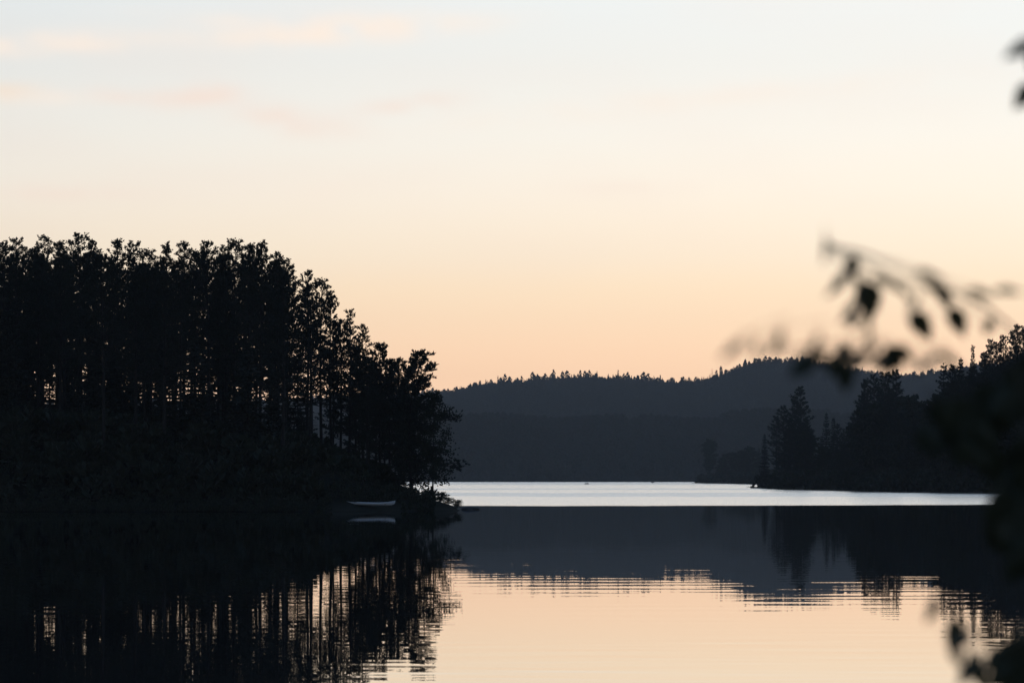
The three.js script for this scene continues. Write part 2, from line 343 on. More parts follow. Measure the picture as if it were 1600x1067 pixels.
// the first of each kind is itself planted; the others are its copies
const protos = {};
function plant(kind, make, x, z, ground, topY, label, group, turn, wide = 1) {
  let o = protos[kind];
  if (!o) { o = protos[kind] = make(label); o.userData.group = group; if (!group) delete o.userData.group; } else { const src = o; o = copy(src, label, group); o.userData.H = src.userData.H; }
  const y = ground(x, z) - 0.15, s = (topY - y) / o.userData.H;
  o.position.set(x, y, z); o.rotation.set(0, turn, 0); o.scale.set(s * wide, s, s * wide);
  return o;
}
const pineKinds = {
  pineA: (l) => makePine('pine_tree', l, 11, { base: 0.3, spread: 3.2, limbs: 58, top: 1.5 }),
  pineB: (l) => makePine('pine_tree', l, 12, { base: 0.34, spread: 3.5, limbs: 54, top: 2.3 }),
  pineC: (l) => makePine('pine_tree', l, 13, { base: 0.24, spread: 2.9, limbs: 62, top: 1.2, lean: -0.15 }),
  pineD: (l) => makePine('pine_tree', l, 14, { base: 0.36, spread: 3.3, limbs: 54, lean: 0.25 }),
  pineE: (l) => makePine('pine_tree', l, 15, { base: 0.3, spread: 3.7, limbs: 58, top: 1.9 }),
  pineOpen: (l) => makePine('pine_tree', l, 16, { base: 0.3, spread: 3.2, limbs: 42, dense: 0.95, top: 1.5, size: 0.26 }),
  pineCone: (l) => makePine('pine_tree', l, 17, { base: 0.16, spread: 3.3, limbs: 56, top: 1.05 }),
  pineRagged: (l) => makePine('pine_tree', l, 20, { base: 0.18, spread: 3.5, limbs: 46, top: 2.4, dense: 1.3, oneSide: 0.25, lean: 0.15, size: 0.3 }),
  pineLow: (l) => makePine('pine_tree', l, 18, { H: 15, base: 0.2, spread: 3.3, limbs: 50, top: 2.2, size: 0.26 }),
  pineTip: (l) => makePine('pine_tree', l, 19, { H: 12, base: 0.14, spread: 3.1, limbs: 50, droop: 0.42, top: 2, lean: 0.35, oneSide: 0.4, dense: 1.5, size: 0.26 }),
  spruceA: (l) => makeSpruce('spruce_tree', l, 21, { H: 20, spread: 2.5 }),
  spruceB: (l) => makeSpruce('spruce_tree', l, 22, { H: 20, spread: 3.1, ragged: 0.5, step: 0.6 }),
  broadA: (l) => makeBroadleaf('broadleaf_tree', l, 31, { H: 18, spread: 4.4, base: 0.2, clusters: 1700, leaf: 0.5 }),
  birch: (l) => makeBroadleaf('birch_tree', l, 32, { H: 13, spread: 2.6, base: 0.25, clusters: 2300, weep: 0.5, leaf: 0.16 }),
  bush: (l) => makeBroadleaf('bush', l, 33, { H: 1.6, spread: 1.0, base: 0.1, clusters: 620, stems: 5, category: 'bush', leaf: 0.085 }),
};
const put = (kind, px, py, d, ground, label, group, turn = 0, wide = 1) => { const p = at(px, py, d); return plant(kind, pineKinds[kind], p.x, p.z, ground, p.y, label, group, turn, wide); };

// pines along the skyline of the headland, left to right
const front = [
  [4, 383, 470, 'pineE', 'pine with a flat dark crown cut by the left edge'],
  [27, 376, 462, 'pineD', 'pine with a narrow pointed top nearest the left edge'],
  [68, 374, 470, 'pineE', 'rounded pine second in from the narrow pointed one at the left edge'], [92, 380, 478, 'pineA', 'slim pine just left of the highest topped pine of the stand'], [118, 370, 458, 'pineB', 'broad topped pine that rises highest in the left stand'], [146, 377, 468, 'pineC', 'pine just right of the highest topped pine of the stand'], [182, 377, 462, 'pineA', 'pine with a wide bushy top in the middle of the left skyline'], [206, 383, 472, 'pineE', 'pine left of the dip in the level skyline'],
  [232, 394, 470, 'pineB', 'low topped pine at the bottom of the skyline dip'], [258, 384, 458, 'pineC', 'slim pine top standing just right of a dip in the skyline'], [287, 381, 464, 'pineA', 'pine second to the right of the skyline dip'], [306, 396, 478, 'pineB', 'short pine in the narrow gap of the level skyline'], [326, 381, 460, 'pineD', 'leaning topped pine right of the narrow skyline gap'], [350, 390, 470, 'pineE', 'flat crowned pine third from the end of the level skyline'], [368, 379, 462, 'pineB', 'bushy pine second from the end of the level skyline'], [390, 384, 470, 'pineA', 'pine touching the last tall one of the level skyline'],
  [405, 381, 458, 'pineC', 'last tall pine before the skyline starts to fall to the right'], [432, 398, 463, 'pineOpen', 'pine with an open twiggy top one step below the level skyline'], [446, 410, 470, 'pineB', 'dense pine on the shoulder of the falling skyline'], [478, 426, 458, 'pineOpen', 'pine with a flat feathery top where the skyline falls steeply'],
  [503, 440, 466, 'pineB', 'pine with upswept layered limbs against the peach sky'], [519, 462, 460, 'pineOpen', 'open pine whose limbs show sky between them above the steep fall'], [545, 487, 456, 'pineCone', 'cone shaped pine standing out pointed on the falling skyline'], [566, 510, 462, 'pineOpen', 'pine with one limb reaching right under the pointed one'],
  [531, 505, 463, 'pineLow', 'low pine in front of the open one on the steep skyline'], [556, 545, 459, 'pineLow', 'low pine crowding the foot of the pointed one'], [577, 562, 460, 'pineLow', 'low pine filling the gap left of the round topped one'],
  [586, 580, 457, 'pineLow', 'lowest crowned pine below the round topped one'], [609, 566, 456, 'pineLow', 'bushy pine right of the round topped one'], [601, 600, 460, 'pineC', 'slim low pine behind the round topped one'], [562, 590, 466, 'pineB', 'shaded pine behind the foot of the pointed one'], [520, 545, 470, 'pineC', 'shaded pine under the steep fall of the skyline'],
  [594, 541, 455, 'pineLow', 'round topped low pine in the notch before the tip'], [622, 566, 458, 'pineLow', 'small pine between the round topped one and the outermost one'],
];
let turn = 0;
for (const [px, py, d, kind, label] of front) put(kind, px, py, d, headlandHeight, label, undefined, turn += 2.1);
put('pineTip', 645, 556, 451, headlandHeight, 'drooping pine at the tip of the headland overhanging the water', undefined, 0, 1.05);
put('birch', 676, 590, 450.5, headlandHeight, 'birch with hanging twigs at the outer edge of the headland trees', undefined, 1.1, 0.8);
put('birch', 640, 604, 453, headlandHeight, 'birch with hanging twigs behind the drooping pine', undefined, 2.1, 0.9);
put('spruceB', 628, 640, 449, headlandHeight, 'low dark spruce under the drooping pine', undefined, 0.3, 0.8);
// the stand behind and between them
const outline = table([[-400, 386], [0, 388], [230, 394], [330, 392], [410, 392], [440, 412], [478, 434], [503, 450], [520, 470], [545, 498], [566, 520], [594, 552], [622, 572], [652, 566], [680, 620], [700, 680]]);
const taken = front.map(([px, , d]) => at(px, 0, d));
{
  const rnd = mulberry(77), kinds = ['pineA', 'pineB', 'pineC', 'pineD', 'pineE', 'pineA', 'pineC', 'pineB'];
  let n = 0;
  for (let tries = 0; tries < 9000 && n < 104; tries++) {
    const x = -64 + 54 * rnd(), z = shoreFront(x) - 9 - 78 * rnd() ** 1.1;
    if (z < shoreBack(x) + 4 || headlandHeight(x, z) < 1.1 || taken.some((p) => Math.hypot(p.x - x, p.z - z) < 2.55)) continue;
    const px = 800 + x / -z * F, py = outline(px) + 3 + 34 * rnd() ** 1.3;
    taken.push(new THREE.Vector3(x, 0, z));
    put(kinds[Math.floor(rnd() * kinds.length)], px, py, -z, headlandHeight, 'dark pine inside the dense stand on the headland', 'pines inside the headland stand', rnd() * 6.28, 0.9 + rnd() * 0.25);
    n++;
  }
  // spruces growing up between the stems
  for (let tries = 0, m = 0; tries < 9000 && m < 104; tries++) {
    const x = -64 + 50 * rnd(), z = shoreFront(x) - 8 - 70 * rnd(), px = 800 + x / -z * F;
    if (z < shoreBack(x) + 4 || headlandHeight(x, z) < 1.1 || taken.some((p) => Math.hypot(p.x - x, p.z - z) < 1.7) || (px > 480 && px < 575) || (px > 438 && px < 456)) continue;
    if (m > 78 && px > 260) continue;
    const tall = px < 290 ? rnd() : 0.75 * rnd(), py = outline(px) + 225 - 150 * tall;
    if (headlandHeight(x, z) > EYE + -z * (HORIZON - py) / F - 2.5) continue;
    taken.push(new THREE.Vector3(x, 0, z));
    put(rnd() < 0.5 ? 'spruceA' : 'spruceB', px, py, -z, headlandHeight, 'spruce growing up between the dark pine stems of the headland', 'spruces among the headland pines', rnd() * 6.28, 1.2 + 0.7 * (1 - tall));
    m++;
  }
}
// bushes at the water's edge
for (const [px, py, d, w, label] of [[668, 766, 448, 1.2, 'spreading bush under the drooping limbs near the tip'], [686, 770, 447, 1.1, 'bush reaching over the bright water by the tip'], [700, 778, 446, 1.3, 'small bush second from the outer tip of the headland'], [711, 782, 446, 1.3, 'lowest bush at the very tip of the headland'], [640, 764, 452, 1, 'bush between the trunks of the tip trees']])
  put('bush', px, py, d, headlandHeight, label, undefined, px, w);

// undergrowth on the headland and the shores: too much to count
function bushGeometry(seed, n, r) { const rnd = mulberry(seed), mb = new MB(); for (let i = 0; i < n; i++) { const a = rnd() * 6.28, e = rnd() ** 0.7, q = r * (0.5 + 0.5 * rnd()); tuft(mb, [Math.cos(a) * q * (1 - e * 0.6), e * r * 1.5, Math.sin(a) * q * (1 - e * 0.6)], [Math.cos(a) * 0.4, 0.5, Math.sin(a) * 0.4], r * 0.4, 3, rnd, 0.4); } return mb.geometry(); }
function scatter(name, label, geometry, material, spots) {
  const m = new THREE.InstancedMesh(geometry, material, spots.length), q = new THREE.Object3D();
  spots.forEach(([x, y, z, s, w = 1, t = x * 7 + z * 3], i) => { q.position.set(x, y, z); q.rotation.y = t; q.scale.set(s * w, s, s * w); q.updateMatrix(); m.setMatrixAt(i, q.matrix); });
  m.name = numbered(name); m.userData = { kind: 'stuff', label }; m.castShadow = m.receiveShadow = true; scene.add(m);
  return m;
}
{
  const rnd = mulberry(9), spots = [];
  while (spots.length < 2200) { const x = -75 + 65 * rnd(), z = shoreFront(x) - 2 - 80 * rnd(), h = headlandHeight(x, z); if (h < 0.9 || z < shoreBack(x) + 2 || (x > -15.5 && z > -443)) continue; spots.push([x, h - 0.2, z, (0.7 + rnd() * 1.1) * (x > -9.5 ? 0.45 : x > -16 ? 0.8 : 1)]); }
  scatter('undergrowth', 'dark undergrowth beneath the pines of the headland', bushGeometry(41, 70, 0.9), M.leafy, spots);
  const reeds = [];
  while (reeds.length < 3600) { const x = -75 + 69 * rnd(), z = shoreFront(x) - 0.2 - 12 * rnd() ** 1.5, h = headlandHeight(x, z); if (h < 0 || (Math.abs(x + 11.1) < 2.6 && h > 0.05 && h < 0.6)) continue; reeds.push([x, h - 0.1, z, (0.2 + rnd() * 0.25) * (x > -16 && h < 0.7 ? 0.6 : 1)]); }
  scatter('undergrowth', 'low heather and grass along the headland waterline', bushGeometry(42, 30, 0.9), M.leafy, reeds);
}

// ---------------------------------------------------------------- trees of the right shore
const RG = 'dark trees massed on the right shore', mass = 'dark conifer in the black mass of trees on the right shore';
for (const [px, py, d, kind, label, w] of [
  [1195, 678, 1465, 'spruceA', 'slim spruce at the outer end of the right shore', 1], [1214, 652, 1462, 'pineE', 'pine leaning out left beside the tallest one of the point', 1.2], [1228, 636, 1450, 'pineRagged', 'pine on the left shoulder of the tall ragged one', 1.2],
  [1254, 607, 1440, 'pineRagged', 'tall ragged pine standing alone above the point', 1.2], [1242, 622, 1446, 'pineE', 'pine half hidden behind the tall ragged one', 1], [1268, 668, 1425, 'spruceA', 'narrow spruce under the right flank of the tall ragged pine', 0.9], [1292, 644, 1350, 'spruceB', 'blunt spruce in the gap right of the tall ragged pine', 0.8], [1303, 652, 1345, 'spruceA', 'thin spruce right of the blunt one in the gap', 0.9], [1334, 646, 1305, 'pineC', 'pine left of the broad one, lower by half', 1.1],
  [1352, 596, 1250, 'pineRagged', 'broad pine left of the highest clump on the right shore', 1], [1366, 588, 1245, 'pineE', 'rounded pine right of the broad one on the right shore', 1.1], [1385, 584, 1235, 'pineB', 'high topped pine in the middle of the highest clump before the saddle', 1.2], [1404, 581, 1225, 'pineRagged', 'pine whose tip touches the saddle of the far ridge', 1], [1421, 612, 1210, 'broadA', 'lower pine on the right slope of the highest clump before the saddle', 1], [1318, 668, 1310, 'spruceB', mass, 1], [1376, 604, 1215, 'spruceB', mass, 1.2],
  [1440, 652, 1160, 'spruceB', mass, 1.1], [1475, 567, 1085, 'spruceB', 'spruce at the left end of the highest black trees', 1], [1502, 558, 1082, 'spruceA', 'pointed spruce standing clear against the peach sky on the right', 0.8], [1522, 543, 1078, 'pineCone', 'thin pine with open branches against the sky on the right', 0.55], [1489, 572, 1080, 'pineA', mass, 1],
  [1536, 552, 1075, 'pineC', 'dense pine filling the skyline right of the thin open one', 1.1], [1546, 533, 1072, 'pineD', 'slender pine rising above the dense one on the right skyline', 0.7], [1556, 538, 1075, 'pineB', 'full crowned pine third from the right edge group', 1], [1569, 526, 1074, 'pineA', 'leafy looking pine left of the twiggy open tree', 0.9], [1582, 518, 1070, 'pineOpen', 'twiggy open tree near the right edge of the skyline', 0.8], [1592, 510, 1072, 'pineOpen', 'open tree cut by the right edge at the top of the black trees', 0.8], [1601, 514, 1076, 'pineE', mass, 1], [1612, 505, 1080, 'pineB', mass, 1], [1628, 500, 1085, 'pineE', mass, 1], [1650, 498, 1085, 'pineB', mass, 1]])
  put(kind, px, py, d, heightA, label, label === mass ? RG : undefined, px, w);
{
  const rnd = mulberry(123), line = table([[1200, 690], [1215, 662], [1232, 645], [1252, 622], [1264, 640], [1276, 672], [1290, 655], [1330, 656], [1348, 606], [1405, 600], [1440, 640], [1465, 650], [1475, 590], [1500, 580], [1545, 555], [1600, 530], [1700, 515]]), spots = [], kinds = ['spruceB', 'pineE', 'pineRagged', 'pineRagged', 'broadA'];
  for (let tries = 0, n = 0; tries < 3000 && n < 230; tries++) {
    const px = 1198 + 470 * rnd() ** 0.8, d = 960 + rnd() * 520, p = at(px, 0, d), g = heightA(p.x, p.z);
    if (insideDistance(pointA, p.x, p.z) < 3 || spots.some(([a, b]) => Math.hypot(a - p.x, b - p.z) < 3.4)) continue;
    const py = line(px) + 8 + 70 * rnd(), top = EYE + d * (HORIZON - py) / F; if (top - g < 6 || top - g > 27) continue;
    spots.push([p.x, p.z]); n++;
    const kind = kinds[Math.floor(rnd() * kinds.length)];
    put(kind, px, py, d, heightA, kind === 'broadA' ? 'dark broadleaf tree in the black mass of trees on the right shore' : mass, kind === 'broadA' ? 'broadleaf trees of the right shore' : RG, rnd() * 6, 1.15);
  }
  const under = [];
  while (under.length < 900) { const d = 950 + 560 * rnd(), px = 1180 + 470 * rnd(), p = at(px, 0, d), e = insideDistance(pointA, p.x, p.z); if (e < 0.8 || e > 22) continue; under.push([p.x, heightA(p.x, p.z) - 0.3, p.z, 1 + rnd() * 1.6]); }
  scatter('undergrowth', 'dark undergrowth along the right shore', bushGeometry(43, 50, 0.9), M.leafy, under);
}
for (const [px, py, d, kind, label, w] of [[1110, 683, 3060, 'broadA', 'round crowned tree at the end of the low far point', 0.85], [1140, 706, 2900, 'broadA', 'low rounded tree right of the round crowned one', 1.5], [1158, 702, 2800, 'broadA', 'middle tree of the low clump on the far point', 1.3], [1172, 695, 2700, 'broadA', 'highest tree of the low clump on the far point', 1.1], [1186, 700, 2600, 'spruceB', 'spruce closing the low clump on the far point', 1.1], [1126, 726, 2980, 'broadA', 'lowest shrubby tree in the gap of the far point', 1.6]])
  put(kind, px, py, d, heightB, label, undefined, px, w);
{
  const rnd = mulberry(321), under = [];
  while (under.length < 500) { const d = 2450 + 650 * rnd(), px = 1090 + 130 * rnd(), p = at(px, 0, d), e = insideDistance(pointB, p.x, p.z); if (e < 1 || e > 40) continue; under.push([p.x, heightB(p.x, p.z) - 0.3, p.z, 1.5 + rnd() * 2.2]); }
  scatter('undergrowth', 'low scrub along the far point', bushGeometry(44, 40, 0.9), M.leafy, under);
}

// ---------------------------------------------------------------- the far woods
function farSpruce(seed) {
  const rnd = mulberry(seed), mb = new MB();
  mb.tube([[0, -1, 0], [0, 13, 0]], [0.2, 0.03], 3);
  for (let k = 0; k < 9; k++) { const y = 1.5 + k * 1.35, r = 2.9 * (1 - k / 9.6) ** 0.9, n = 6, a0 = rnd() * 6; for (let i = 0; i < n; i++) { const a = a0 + i * 1.047 + rnd() * 0.4, q = r * (0.65 + rnd() * 0.6); mb.tri([0, y + 1.4, 0], [Math.cos(a - 0.42) * q, y - rnd() * 0.6, Math.sin(a - 0.42) * q], [Math.cos(a + 0.42) * q, y - rnd() * 0.5, Math.sin(a + 0.42) * q]); } }
  return mb.geometry();
}
function farPine(seed) {
  const rnd = mulberry(seed), mb = new MB();
  mb.tube([[0, -1, 0], [0.2, 13, 0]], [0.24, 0.06], 3);
  for (let k = 0; k < 30; k++) { const q = k / 29, a = k * 2.4, L = 3.6 * Math.sin(0.5 + q * 2.2) * (0.35 + rnd() * 0.75), u = Math.sqrt(rnd()), c = [Math.cos(a) * L * 0.62 * u, 5 + q * 8.3, Math.sin(a) * L * 0.62 * u]; tuft(mb, c, [Math.cos(a) * 0.4, 0.3, Math.sin(a) * 0.4], 1.3, 7, rnd, 0.45); }
  return mb.geometry();
}
{
  const rnd = mulberry(55), low = [[], []], far = [[], []];
  for (let i = 0; i < 30000; i++) { const px = -250 + 2300 * rnd(), d = 4506 + 900 * rnd(); low[rnd() < 0.55 ? 0 : 1].push([d * (px - 800) / F, lowHeight(px, d) - 0.4, -d, 0.75 + rnd() * 0.5, 0.9 + rnd() * 0.5]); }
  for (let i = 0; i < 60000; i++) { const px = -250 + 2300 * rnd(), d = 5650 + 2000 * Math.sqrt(rnd()); const h = farHeight(px, d); far[rnd() < 0.5 ? 0 : 1].push([d * (px - 800) / F, h - 0.4, -d, 0.62 + rnd() * 0.32, 0.95 + rnd() * 0.5]); }
  for (let i = 0; i < 5000; i++) { const px = -250 + 2300 * rnd(), d = RIDGE_D(px) + (rnd() - 0.7) * 90; far[rnd() < 0.5 ? 0 : 1].push([d * (px - 800) / F, farHeight(px, d) - 0.4, -d, 0.55 + rnd() ** 1.8 * 0.75, 0.65 + rnd() * 0.45]); }
  const gs = farSpruce(61), gp = farPine(62);
  scatter('spruce_forest', 'spruces of the wood along the far shore', gs, M.spruce, low[0]); scatter('pine_forest', 'pines of the wood along the far shore', gp, M.needle, low[1]);
  scatter('spruce_forest', 'spruces of the wood on the far ridge', gs, M.spruce, far[0]); scatter('pine_forest', 'pines of the wood on the far ridge', gp, M.needle, far[1]);
  // trees that stand out one by one on the crest
  const crest = 'small conifer standing out on the crest of the far ridge', CG = 'trees along the crest of the far ridge';
  for (const [px, py, kind, w = 1, label = crest] of [[712, 604, 0], [735, 598, 0], [750, 595, 1], [759, 592, 0], [778, 586, 0], [789, 585, 1], [797, 589, 0], [815, 588, 1], [832, 582, 1, 1.2], [840, 585, 1], [852, 584, 1, 1.2], [865, 578, 1, 0.8], [879, 581, 1, 1.2], [886, 580, 1, 1.3], [907, 579, 1, 0.8], [914, 580, 1], [921, 579, 1], [933, 578, 0, 0.8],
    [966, 577, 0, 1.2, 'pointed spruce standing clear near the middle of the far crest'], [975, 584, 1], [981, 582, 1, 1.1], [987, 586, 0], [1006, 582, 1, 1.5, 'broad headed pine on the far crest where it starts to dip'], [1013, 584, 1, 1.2], [1022, 586, 0, 0.8], [1032, 585, 0, 1.4], [1054, 592, 0], [1068, 589, 1], [1077, 590, 1], [1097, 588, 0], [1120, 579, 1, 0.9], [1127, 573, 1, 0.9], [1135, 576, 0], [1147, 572, 0], [1156, 569, 1], [1165, 562, 1], [1172, 563, 0], [1180, 559, 0], [1189, 561, 1], [1197, 557, 1, 1.1], [1205, 558, 0], [1213, 558, 1, 1.2], [1221, 560, 0], [1228, 558, 0], [1237, 561, 1], [1247, 558, 0, 1.1], [1254, 559, 1], [1263, 559, 0], [1273, 562, 1], [1286, 561, 0, 0.9], [1301, 570, 0, 1.2], [1308, 574, 1], [1317, 569, 0], [1329, 569, 0], [1338, 574, 1], [1348, 572, 0], [1358, 577, 0], [1372, 580, 0], [1379, 579, 0], [1391, 582, 1], [1430, 581, 0], [1443, 580, 1], [1452, 578, 0], [1462, 577, 0]]) {
    const d = RIDGE_D(px) - 15, p = at(px, py, d), g = farHeight(px, d) - 0.4, o = mesh(kind ? 'pine_tree' : 'spruce_tree', kind ? gp : gs, kind ? M.needle : M.spruce), s = (p.y - g) / 13.8;
    o.position.set(p.x, g, p.z); o.scale.set(s * w * 0.75, s, s * w * 0.75); o.rotation.y = px;
    tag(o, label, 'tree', label === crest ? CG : undefined);
  }
  const snag = new MB(); snag.tube([[0, -1, 0], [0, 14, 0]], [0.35, 0.1], 5); for (let k = 0; k < 9; k++) snag.tube([[0, 6 + k * 0.9, 0], [Math.cos(k * 2.4) * (1.7 - k * 0.13), 6.5 + k * 0.9, Math.sin(k * 2.4) * (1.7 - k * 0.13)]], [0.14, 0.06], 3);
  const d = RIDGE_D(1113) - 20, p = at(1113, 576, d), g = farHeight(1113, d) - 0.4, o = mesh('dead_tree', snag.geometry(), M.bark); o.position.set(p.x, g, p.z); o.scale.setScalar((p.y - g) / 14);
  tag(o, 'thin bare dead tree on the far crest left of its highest part', 'tree');
}

// ---------------------------------------------------------------- rocks and driftwood
function rockGeometry(seed, w, h, l) {
  const g = new THREE.IcosahedronGeometry(1, 4), p = g.attributes.position;
  for (let i = 0; i < p.count; i++) { const x = p.getX(i), y = p.getY(i), z = p.getZ(i), r = 1 + 0.35 * fbm(x * 1.3 + seed, y * 1.3, z * 1.3, 4); p.setXYZ(i, x * r * w, y * r * h, z * r * l); }
  g.computeVertexNormals();
  return g;
}
for (const [px, d, w, h, label] of [[735, 462, 0.75, 0.2, 'low flat rock in the calm water off the tip of the headland'], [917, 2620, 1.25, 0.42, 'dark rock in the bright water, the left one of two'], [1020, 3500, 1.2, 0.4, 'dark rock in the bright water close to the far shore'], [1261, 1345, 0.5, 0.55, 'small dark boulder standing in the water off the right shore']]) {
  const p = at(px, HORIZON, d), o = mesh('rock', rockGeometry(px, w, h, w * 0.7), M.rock); o.position.set(p.x, 0.05, p.z); tag(o, label, 'rock');
}
{
  const mb = new MB(), p = at(1183, HORIZON, 1560);
  mb.tube([[2.6, 0.5, 0], [1.2, 0.28, 0], [-0.4, 0.1, 0.1], [-1.6, 0.14, 0], [-2.9, 0.3, 0]], [0.2, 0.17, 0.14, 0.1, 0.05], 6); mb.tube([[-0.4, 0.1, 0.1], [-1.2, 0.5, 0.4], [-1.9, 0.55, 0.5]], [0.1, 0.06, 0.03], 5); mb.tube([[1.0, 0.25, 0], [0.4, 0.7, -0.3]], [0.08, 0.03], 5);
  const o = mesh('fallen_log', mb.geometry(), M.wood); o.position.copy(p).setY(0.02); o.rotation.y = 0.2; tag(o, 'fallen log lying in the water at the end of the right shore', 'log');
}

// ---------------------------------------------------------------- canoe on the headland shore
{
  const x = at(573, 0, 437).x; let z = -431; while (headlandHeight(x, z) < 0.36) z -= 0.1;
  const t = thing('canoe', 'pale canoe drawn up on the dark bank below the pines', 'canoe', x, headlandHeight(x, z) + 0.09, z);
  t.rotation.set(0.06, 0.07, -0.03, 'YXZ');
  const paint = std(0.64, 0.65, 0.66, 0.4), ash = std(0.3, 0.2, 0.11, 0.6), L = 2.2;
  const halfW = (s) => 0.43 * (1 - Math.abs(s) ** 2.3) ** 0.75 + 0.012, sheer = (s) => 0.2 + 0.04 * s * s + 0.18 * Math.abs(s) ** 3.4, keel = (s) => 0.03 * s * s + 0.13 * Math.abs(s) ** 6, along = (s) => s * L;
  function shell(inset) {
    const NS = 64, NR = 20, g = new THREE.PlaneGeometry(1, 1, NS, NR), p = g.attributes.position;
    for (let i = 0; i < p.count; i++) {
      const s = p.getX(i) * 2, a = p.getY(i) * 2 * Math.PI / 2, w = Math.max(0.004, halfW(s) - inset), k = keel(s) + inset, c = Math.sin(a);
      p.setXYZ(i, along(s) * (1 - inset * 0.4) + (1 - Math.abs(Math.sin(a))) * -Math.sign(s) * 0.1 * Math.abs(s) ** 10, k + (sheer(s) - k) * (1 - Math.cos(a) ** 0.8), Math.sign(c) * w * Math.abs(c) ** 0.6);
    }
    g.computeVertexNormals();
    return g;
  }
  mesh('hull', shell(0), paint, t); mesh('lining', shell(0.014), paint, t);
  for (const e of [-1, 1]) { const mb = new MB(), ss = Array.from({ length: 41 }, (_, i) => i / 20 - 1); mb.tube(ss.map((s) => [along(s), sheer(s) + 0.004, e * halfW(s)]), ss.map(() => 0.017), 6); mesh('gunwale', mb.geometry(), paint, t); }
  for (const s of [-0.38, 0.02, 0.42]) { const mb = new MB(); mb.tube([[along(s), sheer(s) - 0.03, -halfW(s)], [along(s), sheer(s) - 0.035, halfW(s)]], [0.024, 0.024], 6); mesh('thwart', mb.geometry(), ash, t); }
  for (const s of [-0.6, 0.62]) { const b = new THREE.BoxGeometry(0.24, 0.03, halfW(s) * 1.94); b.translate(along(s), sheer(s) - 0.1, 0); mesh('seat', b, ash, t); }
}

